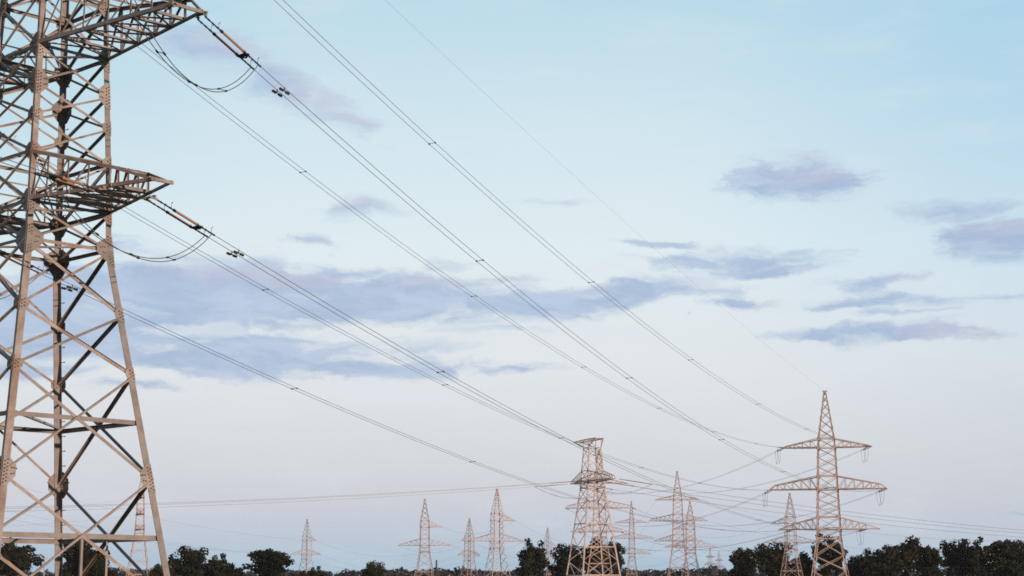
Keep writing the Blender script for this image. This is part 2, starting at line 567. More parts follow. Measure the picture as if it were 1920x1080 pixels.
def pylon(name, loc, yaw, F, kind='three', detail=False, slim=1.0, mirror=1, steel=None):
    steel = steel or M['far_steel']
    mats = [steel, M['bolt']]
    root = empty(name, loc, -yaw)
    sl = 0.152
    if kind == 'three':
        up = [0, 1.30, 3.04, 4.34, 5.49, 6.80, 8.70, 10.0, 11.3, 12.6, 13.9]
        kn = [(0, (1.65 + sl * F) * slim), (F, 1.65 * slim), (F + 3.04, 1.56 * slim), (F + 6.8, 1.41 * slim), (F + 12.6, 1.22 * slim), (F + 13.9, 1.12 * slim), (F + 20.5, .13)]
        apex = F + 20.5
        arms = [(+1, 1.30, 3.04, 6.94, .34, 1.9, (2.3, 3.2, 4.1, 5.0), .75, 'l'), (-1, 1.30, 3.04, 6.94, .34, 1.9, (2.3, 3.2, 4.1, 5.0), .75, 'l'),
                (+1, 6.80, 8.70, 8.05, .55, .8, (2.4, 3.6, 4.8, 5.9, 6.9), .72, 'm'), (-1, 6.80, 8.70, 8.05, .55, .8, (2.4, 3.6, 4.8, 5.9, 6.9), .72, 'm'),
                (+1, 12.6, 13.9, 6.25, .30, .7, (2.2, 3.3, 4.4, 5.4), .35, 'u'), (-1, 12.6, 13.9, 6.25, .30, .7, (2.2, 3.3, 4.4, 5.4), .35, 'u')]
        horiz = {0, 1, 2, 5, 6, 9, 10}
        peak_from = 10
        npk = 6
    elif kind == 'single':
        up = [0, 1.9, 3.28, 4.65, 6.02, 7.4, 9.3]
        kn = [(0, (1.5 + .165 * F) * slim), (F, 1.5 * slim), (F + 7.4, 1.36 * slim), (F + 9.3, 1.3 * slim), (F + 15.9, .14)]
        apex = F + 15.9
        arms = [(+1, 1.9, 4.0, 8.1, .15, .9, (2.6, 4.2, 5.8, 7.2), .5, 'l'), (-1, 1.9, 4.0, 8.1, .15, .9, (2.6, 4.2, 5.8, 7.2), .5, 'l'),
                (mirror, 7.4, 9.3, 5.6, .12, .7, (2.3, 3.5, 4.8), .35, 'u')]
        horiz = {0, 1, 5, 6}
        peak_from = 6
        npk = 5
    else:                                                                       # flat-topped
        up = [0, 1.1, 2.9, 4.85, 6.8]
        kn = [(0, (1.62 + .129 * F) * slim), (F, 1.62), (F + 2.9, 1.46), (F + 6.8, 1.17)]
        apex = F + 6.8
        arms = [(+1, 1.1, 2.9, 8.6, .4, .8, (2.4, 3.8, 5.2, 6.6), .6, 'm'), (-1, 1.1, 2.9, 8.6, .4, .8, (2.4, 3.8, 5.2, 6.6), .6, 'm')]
        horiz = {0, 1, 2, 4}
        peak_from = 4
        npk = 0
    W = lambda z: interp(kn, z)
    low = splay_levels(F)                                                       # from the waist downwards
    # legs
    legs = {}
    for sx in (-1, 1):
        for sy in (-1, 1):
            b = MB()
            ks = [k[0] for k in kn if k[0] <= F + up[peak_from] + .01]
            for z0, z1 in zip(ks, ks[1:]):
                w0, w1 = W(z0), W(z1)
                fx, fy, t = (.13, .25, .024) if z1 <= F + .01 else (.12, .21, .022)
                b.angle((sx * w0, sy * w0, z0), (sx * w1, sy * w1, z1), (0, -sy, 0), fy, (-sx, 0, 0), fx, t)
            if not detail:                                                      # small joint plates bolted on the leg
                for z in [F] + [F + a[1] for a in arms[::2]] + [F + a[2] for a in arms[::2]]:
                    for fc in range(4):
                        for s in (-1, 1):
                            p = pt(fc, 1, s, 0)
                            if (p.x > 0) == (sx > 0) and (p.y > 0) == (sy > 0):
                                add_plate(b, fc, W(z), z, s, 'mid', W, False, .75)
            legs[(sx, sy)] = b.build('leg', steel, root)
    # concrete-free footing stubs are part of the legs; braces on the four faces
    side = [MB() for _ in range(4)]

    def member(fc, p, q, e1, a, e2, b_, t, nm):
        if detail:
            m_ = MB()
            m_.angle(p, q, e1, a, e2, b_, t)
            m_.build(nm, steel, root)
        else:
            side[fc].angle(p, q, e1, a, e2, b_, t)

    def xbrace(fc, z0, z1, a, cross_h=False):
        n = FACES[fc][0]
        w0, w1 = W(z0), W(z1)
        o1, o2 = n * -.03, n * .006
        member(fc, pt(fc, w0, -1, z0) + o2, pt(fc, w1, 1, z1) + o2, (0, 0, -1), a * .85, n, a * .6, .012, 'brace')
        member(fc, pt(fc, w0, 1, z0) + o1, pt(fc, w1, -1, z1) + o1, (0, 0, -1), a, -n, a * 1.05, .014, 'brace')
        if cross_h:
            # height where the two diagonals cross
            zc = z0 + (z1 - z0) * w0 / (w0 + w1)
            wc = W(zc)
            o3 = n * -.07
            member(fc, pt(fc, wc, -1, zc) + o3, pt(fc, wc, 1, zc) + o3, (0, 0, -1), .15 if z0 > 3 else .17, -n, .13, .014, 'strut')
            return zc
    zs_up = [F + u for u in up]
    for fc in range(4):
        n = FACES[fc][0]
        for z0, z1 in zip(zs_up, zs_up[1:]):
            xbrace(fc, z0, z1, .085 if detail else .075)
        for i, z in enumerate(zs_up):
            if i in horiz:
                w = W(z)
                o = n * -.055
                zz = z + .05
                member(fc, pt(fc, w, -1, zz) + o, pt(fc, w, 1, zz) + o, (0, 0, -1), .11, -n, .10, .014, 'strut')
        for (z1, _), (z0, dbl) in zip(low, low[1:]):
            dbl = dbl and (z1 - z0) > 3.0
            zc = xbrace(fc, z0, z1, .105 if detail else .09, dbl)
            if dbl and detail and z0 < 4:
                # hanger and redundant struts below the lowest belt
                w = W(zc)
                c = pt(fc, 0, 0, zc); c = (pt(fc, w, -1, zc) + pt(fc, w, 1, zc)) / 2 - n * .06
                member(fc, c, c - V((0, 0, zc - .4)), (pt(fc, 1, 1, 0) - pt(fc, 1, -1, 0)).normalized(), .09, -n, .08, .012, 'hanger')
                for s in ((-1,) if fc == 0 else ()):
                    zl = (zc + z0) / 2 + .6
                    leg_p = pt(fc, W(zl), s, zl) - n * .02
                    tt = .62
                    q = pt(fc, W(z0), s, z0).lerp((pt(fc, w, -1, zc) + pt(fc, w, 1, zc)) / 2, .42) - n * .02
                    member(fc, leg_p, q, (0, 0, -1), .10, -n, .08, .012, 'redundant_brace')
    if not detail:
        for fc in range(4):
            side[fc].build(FACE_NAME, steel, root)
    # plan bracing at the waist and arm levels
    for dzp in ([0, 1.3, 6.8] if kind == 'three' else [0, 1.1]):
        z = F + dzp
        w = W(z) - .05
        pb = MB(); pb.angle((-w, -w, z + .08), (w, w, z + .08), (0, 0, 1), .08, (1, -1, 0), .08, .012)
        pb.build('plan_brace', steel, root)
        pb = MB(); pb.angle((-w, w, z + .20), (w, -w, z + .20), (0, 0, 1), .08, (1, 1, 0), .08, .012)
        pb.build('plan_brace', steel, root)
    if detail:
        z = F - 5.9
        w = W(z) - .05
        pb = MB(); pb.angle((w, -w, z), (-w, w, z), (0, 0, 1), .11, (1, 1, 0), .10, .012)
        pb.build('plan_brace', steel, root)
    # crossarms
    for (sx, zb, zt, L, e, tr, st, hm, lv) in arms:
        crossarm(root, sx, F + zb, F + zt, L, W, e, steel, tr, st, hm, .135 if lv == 'm' else .12, detail)
    # peak
    pk = MB()
    if npk:
        z0p = F + up[peak_from]
        zz = [z0p + (apex - z0p) * (1 - (1 - i / npk) ** 1.25) for i in range(npk + 1)]
        for sx in (-1, 1):
            for sy in (-1, 1):
                pk.angle((sx * W(z0p), sy * W(z0p), z0p), (sx * W(apex), sy * W(apex), apex), (0, -sy, 0), .14, (-sx, 0, 0), .11, .016)
        for fc in range(4):
            n = FACES[fc][0]
            for a, b in zip(zz, zz[1:]):
                wa, wb_ = W(a), W(b)
                pk.angle(pt(fc, wa, -1, a) - n * .03, pt(fc, wb_, 1, b) - n * .03, (0, 0, -1), .08, -n, .06, .012)
                pk.angle(pt(fc, wa, 1, a) + n * .006, pt(fc, wb_, -1, b) + n * .006, (0, 0, -1), .08, n, .06, .012)
        pk.box((-.35, 0, apex + .03), (.35, 0, apex + .03), (0, 0, 1), .12, .3)
        pk.build('peak', steel, root)
    else:
        zt = F + 6.8
        w = W(zt)
        top_z = zt + 1.45
        LT = {1: 3.2, -1: 6.7}                                                  # the cap reaches farther to one side
        for sy in (-1, 1):
            for sx in (-1, 1):
                pk.angle((sx * w, sy * w, zt + .02), (sx * LT[sx], sy * .7, top_z), (0, 0, 1), .12, (0, -sy, 0), .1, .016)
                for t0 in (0, .33, .66):
                    a = V((sx * w, sy * w, zt)).lerp(V((sx * LT[sx], sy * .7, top_z)), t0)
                    bq = V((sx * w, sy * w, top_z)).lerp(V((sx * LT[sx], sy * .7, top_z)), t0 + .33)
                    pk.angle(a, bq, (0, 0, 1), .07, (0, -sy, 0), .06, .012)
                    a2 = V((sx * w, sy * w, zt)).lerp(V((sx * LT[sx], sy * .7, top_z)), t0 + .33)
                    pk.angle(bq, a2, (sx, 0, 0), .07, (0, -sy, 0), .06, .012)
            pk.angle((-LT[-1], sy * .72, top_z), (-w, sy * w, top_z), (0, 0, -1), .12, (0, -sy, 0), .1, .016)
            pk.angle((w, sy * w, top_z), (LT[1], sy * .72, top_z), (0, 0, -1), .12, (0, -sy, 0), .1, .016)
            pk.angle((-w, sy * (w + .02), top_z), (w, sy * (w + .02), top_z), (0, 0, -1), .12, (0, -sy, 0), .1, .016)
            for sx in (-1, 1):
                pk.angle((sx * w, sy * w, zt), (sx * w, sy * w, top_z), (-sx, 0, 0), .12, (0, -sy, 0), .1, .016)
        for x in (-6.6, -5.2, -3.8, -2.4, 2.2, 3.1, -w, w):
            y = w + (.7 - w) * max(0, (abs(x) - w) / (LT[1 if x > 0 else -1] - w))
            pk.angle((x, -y, top_z - .02), (x, y, top_z - .02), (0, 0, -1), .09, (1, 0, 0), .08, .012)
        for x0, x1 in ((-6.6, -3.8), (-3.8, -w), (w, 3.1), (-w, w)):
            y0 = w + (.7 - w) * max(0, (abs(x0) - w) / (LT[1 if x0 > 0 else -1] - w)); y1 = w + (.7 - w) * max(0, (abs(x1) - w) / (LT[1 if x1 > 0 else -1] - w))
            pk.angle((x0, -y0, top_z - .03), (x1, y1, top_z - .03), (0, 0, -1), .07, (1, 1, 0), .06, .012)
        pk.build('top_beam', steel, root)
    # gusset plates (and climbing bolts on one leg) of the pylon that stands close
    if detail:
        spec = [(F - 12.1, 'mid', 1.0), (F - 7.83, 'mid', 1.05), (F - 4.3, 'small', 1.0), (F - 2.25, 'small', 1.0), (F - .02, 'big', 1.0), (F + 1.3, 'mid', .9),
                (F + 3.04, 'small', 1.1), (F + 4.34, 'small', 1.0), (F + 5.49, 'mid', 1.0), (F + 6.8, 'mid', .95), (F + 8.7, 'mid', .9), (F + 12.6, 'mid', .9)]
        for (sx, sy), lg in legs.items():
            for z, kd, sc in spec:
                for fc in range(4):
                    for s in (-1, 1):
                        p = pt(fc, 1, s, 0)
                        if (p.x > 0) == (sx > 0) and (p.y > 0) == (sy > 0):
                            pm = MB()
                            add_plate(pm, fc, W(z), z, s, kd, W, True, sc)
                            pm.build('gusset_plate', mats, lg)
        lg = legs[(-1, 1)]
        z = 2.0
        while z < F + 8:
            w = W(z)
            sm = MB()
            sm.tube([(-w + .10, w - .02, z), (-w + .34, w - .02, z)], .014, 5)
            sm.tube([(-w + .33, w - .02, z), (-w + .345, w - .02, z)], .026, 6)
            sm.build('step_bolt', steel, lg)
            z += .52
    return root


def frame_of(x, y, yaw):
    U = V((sin(yaw), cos(yaw), 0))
    Vd = V((cos(yaw), -sin(yaw), 0))
    return lambda v, u, z: V((x, y, z)) + Vd * v + U * u


GP = 'steel lattice power pylons'
# the pylon at the left edge
NX, NY, NYAW, NF = -16.1597, 60.0, 0.763818, 13.32
near = pylon('lattice_pylon', (NX, NY, 0), NYAW, NF, 'three', True, steel=M['steel'])
tag(near, 'huge close steel pylon filling the left edge, cut off by the frame', 'pylon', GP)
nloc = frame_of(NX, NY, NYAW)


def far_three(px, py, Y, yaw, label, slim=1.0, steel=None):
    p = at(px, py, Y)
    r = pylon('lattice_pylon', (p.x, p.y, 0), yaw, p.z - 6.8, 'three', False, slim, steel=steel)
    tag(r, label, 'pylon', GP)
    return r, frame_of(p.x, p.y, yaw), p.z


def far_single(px, py, Y, yaw, mirror, label):
    p = at(px, py, Y)
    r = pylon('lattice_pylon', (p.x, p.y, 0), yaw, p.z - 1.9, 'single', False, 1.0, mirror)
    tag(r, label, 'pylon', GP)
    return r, frame_of(p.x, p.y, yaw), p.z


T2, t2, z2 = far_three(1552, 918, 247, radians(14), 'tall pointed pylon with three wide crossarms, rightmost of all the pylons')
T4, t4, z4 = far_three(1271, 977, 495, radians(9), 'three-armed pointed pylon right of the flat-topped one, a smaller pylon peeping out beside it')
T3b, t3b, z3b = far_three(1124, 953, 417, radians(4), 'three-armed pylon mostly hidden behind the flat-topped pylon')
T15, t15, z15 = far_three(263, 964.5, 640, radians(72), 'reddish pylon seen edge-on between the legs of the huge close pylon')
T12, t12, z12 = far_three(1184.5, 1010, 658, radians(12), 'slim pale three-armed pylon just right of the flat-topped pylon', .70)
T13, t13, z13 = far_three(1332, 1059, 1400, radians(62), 'tiny hazy pylon on the horizon, left and taller of a pair')
T14, t14, z14 = far_three(1348.5, 1064, 1520, radians(62), 'tiny hazy pylon on the horizon, right and lower of a pair')
p3 = at(1111, 903, 300)
YAW3 = radians(69)
T3 = pylon('lattice_pylon', (p3.x, p3.y, 0), YAW3, p3.z - 1.1, 'flat')
tag(T3, 'flat-topped broad-legged pylon with one level of crossarms, before a dark tree', 'pylon', GP)
t3, z3 = frame_of(p3.x, p3.y, YAW3), p3.z
T5, t5, z5 = far_single(796, 1023, 540, radians(4), 1, 'one-sided top arm pylon standing left of two others and beside a dark pole')
T6, t6, z6 = far_single(932, 1015, 480, radians(-26), 1, 'bigger one-sided top arm pylon left of the tree beside the flat-topped pylon')
T7, t7, z7 = far_single(880, 1042, 676, radians(-60), -1, 'small pylon between two larger one-sided pylons')
T8, t8, z8 = far_single(575, 1040, 716, radians(-50), 1, 'small lone pylon rising behind the low trees left of centre')
T9, t9, z9 = far_single(1295, 1026, 553, radians(12), -1, 'pylon with one-sided top arm just right of and behind a three-armed pylon')
T10, t10, z10 = far_single(1483, 1018, 507, radians(22), -1, 'pylon with pale splayed legs standing left of the tall pointed pylon')
T11, t11, z11 = far_single(1027, 1045, 850, radians(-35), 1, 'faint small pylon whose pointed top shows between tree crowns left of centre')


# ------------------------------------------------------------------ conductors, strings, jumpers
GW_, GS_, GJ_ = 'overhead power lines', 'insulator strings on the pylons', 'jumper loops at the pylons'


def sag_pt(P, Q, s, t):
    p = P.lerp(Q, t)
    p.z -= 4 * s * t * (1 - t)
    return p


def bundle(P, Q, s, label, t0=0.0, t1=1.0, gap=0.4, r=0.013, spacers=(), dampers=(), twin=True, n=70, gdir=None, gdir2=None, r2=None, name='conductor'):
    """a pair of conductors hanging between P and Q, held apart by spacers"""
    root = empty(name, sag_pt(P, Q, s, t0))
    o = root.location.copy()
    h = V((Q.x - P.x, Q.y - P.y, 0)); Sp = h.length; h.normalize()
    lat = gdir or V((h.y, -h.x, 0))
    lat2 = gdir2 or lat
    for sg in ((-1, 1) if twin else (0,)):
        m = MB()
        pts = []
        for i in range(n + 1):
            t = t0 + (t1 - t0) * i / n
            pts.append(sag_pt(P, Q, s, t) + lat.lerp(lat2, t) * (sg * gap / 2) - o)
        m.tube(pts, r, 5)
        m.build('cable', M['cable'], root)
    for d in spacers:
        t = d / Sp
        c = sag_pt(P, Q, s, t) - o
        l = lat.lerp(lat2, t).normalized()
        m = MB()
        m.tube([c - l * gap / 2, c + l * gap / 2], .014, 5)
        for sg in (-1, 1):
            e = c + l * (sg * gap / 2)
            m.tube([e - h * .07, e - h * .05, e + h * .05, e + h * .07], [.02, .038, .038, .02], 6)
        m.build('spacer', M['fitting'], root)
    for d in dampers:
        t = d / Sp
        l = lat.lerp(lat2, t).normalized()
        for sg in (-1, 1):
            c = sag_pt(P, Q, s, t) + l * (sg * gap / 2) - o
            m = MB()
            m.tube([c + V((0, 0, .03)), c - V((0, 0, .13))], .022, 5)
            b = c - V((0, 0, .12))
            m.tube([b - h * .28, b - h * .2 + V((0, 0, .012)), b + h * .2 + V((0, 0, .012)), b + h * .28], .012, 5)
            for q in (-1, 1):
                e = b + h * (q * .24)
                m.tube([e - h * .13, e - h * .11, e + h * .11, e + h * .13], [.032, .052, .052, .032], 8)
            m.build('vibration_damper', M['fitting'], root)
    tag(root, label, 'power line', GW_)
    return root


def string(P, Q, s, label, length=4.1, gap=0.4, gdir=None, full=True, reverse=False):
    """double tension string of brown insulators between an arm and the start of a span P-Q"""
    h = V((Q.x - P.x, Q.y - P.y, 0)); Sp = h.length; h.normalize()
    lat = gdir or V((h.y, -h.x, 0))
    f = length / 4.1
    pos = lambda d: sag_pt(P, Q, s, d * f / Sp)
    root = empty('insulator_string', P)
    upv = V((0, 0, 1))
    for sg in (-1, 1):
        off = lat * (sg * gap / 2) - P
        m = MB()
        # ribbed rod
        a, b = pos(1.15), pos(2.78)
        d = b - a
        k = 17 if full else 5
        pts, rr = [], []
        for i in range(k):
            for (q, r) in ((0, .035), (.3, .03), (.48, .050), (.60, .046), (.8, .03)):
                pts.append(a + d * ((i + q) / k) + off); rr.append(r * (1 if full else 1.25))
        pts.append(b + off); rr.append(.035)
        m.tube(pts, rr, 8 if full else 5)
        rod = m.build('insulator', M['insulator'], root)
        l = MB()
        l.tube([pos(0) + off, pos(.35) + off, pos(1.15) + off], [.03, .022, .03], 6)
        k2 = MB()
        k2.tube([pos(2.78) + off, pos(3.0) + off, pos(3.5) + off, pos(4.1) + off], [.035, .03, .024, .034], 6)
        if full:
            for dd in (.25, .55, .85, 3.2, 3.45, 3.7):
                (l if dd < 2 else k2).tube([pos(dd) + off - (pos(1) - pos(0)).normalized() * .06, pos(dd) + off + (pos(1) - pos(0)).normalized() * .06], .032, 6)
            for dd in (.95, 3.85):
                (l if dd < 2 else k2).tube([pos(dd) + off, pos(dd) + off + upv * .18, pos(dd + .10) + off + upv * .26], [.012, .010, .015], 5)
            l.tube([pos(1.12) + off, pos(1.2) + off], .055, 8)
            k2.tube([pos(2.74) + off, pos(2.84) + off], .055, 8)
        l.build('link', M['fitting'], root)
        k2.build('clamp', M['fitting'], root)
    y = MB()
    a = pos(3.0) - P
    dd = (pos(3.1) - pos(2.9)).normalized()
    y.box(a - lat * (gap / 2 + .06), a + lat * (gap / 2 + .06), dd, .17, .04)
    y.box(a - lat * (gap / 2) + dd * .09, a + dd * .22, upv, .03, .07)
    y.box(a + lat * (gap / 2) + dd * .09, a + dd * .22, upv, .03, .07)
    y.build('yoke_plate', M['fitting'], root)
    tag(root, label, 'insulator', GS_)
    return root


def jumper(A, B, drop, label, gap=0.4, gA=None, gB=None, r=.016, spacers=(.27, .5, .73), via=None):
    root = empty('jumper_loop', A)
    n = 36
    h = (B - A); h.z = 0; h.normalize()
    lat = V((h.y, -h.x, 0))
    gA = gA or lat
    gB = gB or lat

    def c(t, sg):
        p = A.lerp(B, t)
        p.z -= drop * (1 - abs(2 * t - 1) ** 2.1) * (1 + .05 * sg)
        if via is not None:
            p += via * (4 * t * (1 - t))
        return p + gA.lerp(gB, t) * (sg * gap / 2) - A
    for sg in (-1, 1):
        m = MB()
        m.tube([c(i / n, sg) for i in range(n + 1)], r, 5)
        m.build('cable', M['cable'], root)
    for t in spacers:
        m = MB()
        m.tube([c(t, -1), c(t, 1)], .013, 5)
        for sg in (-1, 1):
            d = (c(t + .01, sg) - c(t - .01, sg)).normalized()
            m.tube([c(t, sg) - d * .06, c(t, sg) + d * .06], .036, 6)
        m.build('spacer', M['fitting'], root)
    tag(root, label, 'jumper cable', GJ_)
    return root


armN = V((cos(NYAW), -sin(NYAW), 0))
arm2 = V((cos(radians(14)), -sin(radians(14)), 0))
SPN = 28.6
phases = [
    # name, near attach (v, u, z), far attach (v, u, dz), sag, label of the line
    ('upper right', (4.5, .5, 26.0), (6.0, -.5, 5.9), 4.6, 'topmost twin line, crossing the upper sky down to the tall pointed pylon'),
    ('middle right', (7.9, .6, 20.0), (7.9, -.6, 0.0), 5.1, 'twin line leaving the huge pylon at the top edge, with dampers in the pinkish cloud'),
    ('lower right', (4.85, 1.12, 14.5), (5.0, -1.1, -5.5), 3.85, 'twin line leaving the lower crossarm of the huge pylon, with dampers near its end'),
    ('upper left', (-4.5, .5, 26.0), (-6.0, -.5, 5.9), 4.25, 'twin line coming out from under the upper crossarm of the huge pylon'),
    ('middle left', (-7.75, .6, 20.0), (-7.75, -.6, 0.0), 3.9, 'twin line coming out from below the lower crossarm of the huge pylon'),
    ('lower left', (-6.0, 1.1, 14.5), (-5.0, -1.1, -5.5), 3.6, 'lowest twin line from the huge pylon, emerging behind its right leg'),
]
near_ends = {}
for v_, u0, u1, zz in ((4.85, .80, 1.12, 14.58), (7.9, .5, .66, 20.1), (-6.0, .5, 1.1, 14.58), (-7.75, .5, .66, 20.1), (4.75, -.82, -1.1, 14.58), (7.9, -.5, -.66, 20.1)):
    m = MB()
    sgv = 1 if v_ > 0 else -1
    for dv in (-.2, .2):
        m.box((v_ + dv, u0, zz - NF + NF), (v_ + dv, u1, zz - .06), (0, 0, 1), .07, .05)
    m.box((v_ - .32, (u0 + u1) / 2, zz + .02), (v_ + .32, (u0 + u1) / 2, zz + .02), (0, 0, 1), .06, .08)
    m.build('hanger_plate', M['steel'], near)
for nm, a, b, s, lab in phases:
    P = nloc(a[0], a[1], a[2])
    Q = t2(b[0], b[1], z2 + b[2])
    Sp = V((Q.x - P.x, Q.y - P.y, 0)).length
    has = not nm.startswith('upper')
    st = 4.1 if has else 0.0
    bundle(P, Q, s, lab, (st - .02) / Sp, 1 - 3.6 / Sp, .4, .0115, [SPN * k - (1.2 if k > 1 else .9) for k in range(1, 7)], (6.0,) if has else (), gdir=armN, gdir2=arm2, n=90)
    if has:
        string(P, Q, s, {'middle right': 'brown twin insulator string at the top edge, on the tip of the upper visible crossarm',
                         'lower right': 'brown twin insulator string hanging off the right tip of the lower crossarm',
                         'middle left': 'twin insulator string of the upper crossarm on the far side of the huge pylon',
                         'lower left': 'twin insulator string seen through the lattice low on the left edge'}[nm], gdir=armN)
    near_ends[nm] = sag_pt(P, Q, s, 3.9 / Sp)
    string(Q, P, s, 'dark insulator string on the %s arm of the tall pointed pylon, facing the camera' % nm, 3.6, full=False, gdir=arm2)

# earth wire from peak to peak
bundle(nloc(0, 0, NF + 20.5), t2(0, 0, z2 + 13.75), 1.2, 'hair-thin earth wire, highest and faintest line, ending at a pylon peak', twin=False, r=.0048, n=80)

# spans coming in over the camera's left shoulder to the same arms
INAZ = radians(11)
for nm, a, s in (('lower right', (4.75, -1.08, 14.5), 4.5), ('middle right', (7.9, -.6, 20.0), 4.5), ('lower left', (-6.0, -1.1, 14.5), 4.5)):
    P = nloc(*a)
    Q = P + V((-sin(INAZ) * 185, -cos(INAZ) * 185, 2.0))
    vis = nm != 'lower left'
    if nm == 'lower right':
        string(P, Q, s, 'brown twin insulator string pointing left, seen in front of the lower crossarm lattice', gdir=armN)
        bundle(P, Q, s, 'twin line running off the left edge at the height of the lower crossarm', 4.08 / 185, 1, gdir=armN)
    E_ = sag_pt(P, Q, s, 3.9 / 185)
    d, via = {'lower right': (1.7, armN * .3), 'middle right': (1.95, armN * .1), 'lower left': (1.8, armN * -.2)}[nm]
    jumper(near_ends[nm], E_, d, {'lower right': 'slack twin jumper loop hanging below the lower crossarm across the right leg',
                                  'middle right': 'slack twin jumper loop hanging under the upper visible crossarm into open sky',
                                  'lower left': 'slack twin jumper loop at the left edge behind the legs of the huge pylon'}[nm], gA=armN, gB=armN, via=via)

# the tall pointed pylon passes its line on to the pylon behind the flat-topped one, and beyond
for lv, v, dz_, s in (('upper', 6.0, 5.9, 4.2), ('middle', 7.9, 0.0, 4.6), ('lower', 5.0, -5.5, 3.6)):
    for sd_, word in ((1, 'right'), (-1, 'left')):
        P = t2(sd_ * v, .5, z2 + dz_)
        Q = t3b(sd_ * (v - .1), -.5, z3b + dz_)
        Sp = V((Q.x - P.x, Q.y - P.y, 0)).length
        bundle(P, Q, s, 'thin line going away leftwards from the %s %s arm of the tall pointed pylon' % (lv, word), 3.5 / Sp, 1 - 3.5 / Sp, r=.014)
        string(P, Q, s, 'insulator string on the %s %s arm of the tall pointed pylon, facing away' % (lv, word), 3.6, full=False)
        string(Q, P, s, 'insulator string on the %s %s arm of the pylon behind the flat-topped one' % (lv, word), 3.6, full=False)
        a_ = sag_pt(P, Q, s, 3.4 / Sp)
        P2 = nloc(*[ph for ph in phases if ph[0] == '%s %s' % (lv, word)][0][1])
        Q2 = t2(sd_ * v, -.5, z2 + dz_)
        b_ = Q2 + (P2 - Q2).normalized() * 3.3 - V((0, 0, .15))
        jumper(a_, b_, 2.0, 'small jumper loop hanging under the %s %s arm of the tall pointed pylon' % (lv, word), spacers=(.5,))


def span(A, B, s, label, r=.016, twin=False, gap=.4):
    bundle(A, B, s, label, 0, 1, gap, r, twin=twin, n=40)


# the crossing line through the flat-topped pylon
u3 = V((sin(YAW3), cos(YAW3), 0))
for v, word, ps in ((8.0, 'front', .0), (0.0, 'middle', .0), (-8.0, 'rear', .0)):
    for sgn, w2 in ((-1, 'left'), (1, 'right')):
        P = t3(v, sgn * (1.3 if v else 1.7), z3 + (0.0 if v else .1))
        Q = P + u3 * (sgn * 300)
        Q.z = P.z + (0 if sgn < 0 else -1.5)
        s = 7.2 if sgn < 0 else 9.0
        string(P, Q, s, 'grey insulator string reaching %s from the %s of the flat-topped pylon' % (w2, word), 6.0, full=False, gap=.5)
        bundle(P, Q, s, 'almost level %s line low over the trees, %s of the flat-topped pylon' % (word, w2), 5.9 / 300, 1, gap=.5, r=.012, n=60)
    if v:
        A_ = sag_pt(t3(v, -1.3, z3), t3(v, -1.3, z3) - u3 * 300, 7.2, 6 / 300)
        B_ = sag_pt(t3(v, 1.3, z3), t3(v, 1.3, z3) + u3 * 300, 9.0, 6 / 300)
        jumper(A_, B_, 1.8, 'jumper loop below the %s crossarm of the flat-topped pylon' % word, gap=.5)

# other lines between the far pylons
for lv, v, dz_ in (('upper', 6.0, 5.9), ('middle', 7.9, 0.0), ('lower', 6.0, -5.5)):
    for sd_, word in ((1, 'right'), (-1, 'left')):
        span(t4(sd_ * v, -.3, z4 + dz_), t12(sd_ * v, -.3, z12 + dz_), 4.0, 'faint line from %s %s arm of a mid-right pylon to the slim pale one' % (lv, word), .014)
        Q = at(2050 + 30 * sd_, 1010 + (5.5 - dz_) * 3.2, 420)
        if sd_ > 0:
            span(t4(sd_ * v, .3, z4 + dz_), Q, 4.5, 'faint line from %s right arm of a mid-right pylon to the right edge' % lv, .016)
sing = [('lower right', 7.9, 0.0), ('lower left', -7.9, 0.0)]
for (fa, za, ma, na), (fb, zb_, mb_, nb), s in (
        ((t10, z10, -1, 'pale-legged right pylon'), (t9, z9, -1, 'its left neighbour'), 3.2),
        ((t9, z9, -1, 'one-sided right-centre pylon'), (t6, z6, 1, 'left group'), 6.5),
        ((t6, z6, 1, 'bigger left-group pylon'), (t5, z5, 1, 'pylon by the dark pole'), 2.6),
        ((t7, z7, -1, 'small left-group pylon'), (t11, z11, 1, 'faint pylon by the trees'), 4.0),
        ((t8, z8, 1, 'small lone pylon'), (t7, z7, -1, 'small left-group pylon'), 6.0)):
    for word, v, d_ in sing:
        span(fa(v, 0, za), fb(v, 0, zb_), s, 'faint low line, %s arms, %s to %s' % (word, na, nb), .016)
    span(fa(5.4 * ma, 0, za + 5.5), fb(5.4 * mb_, 0, zb_ + 5.5), s, 'faint line, top arms, %s to %s' % (na, nb), .016)
for i, (px, py, v, d_, wd) in enumerate(((-200, 850, 5.4, 5.5, 'upper'), (-200, 905, -7.9, 0, 'lower left'), (-200, 930, 7.9, 0, 'lower right'))):
    span(at(px, py, 330), t8(v, 0, z8 + d_), 3.0, 'faint line sloping from the left to the %s arm of the small lone pylon' % wd, .016)
for lv, dz_ in (('upper', 5.9), ('middle', 0.0), ('lower', -5.5)):
    span(t15(3, 0, z15 + dz_), at(-250, 978 - dz_ * 4, 700), 3.0, 'faint level line leftwards from the %s arm of the reddish pylon' % lv, .017)

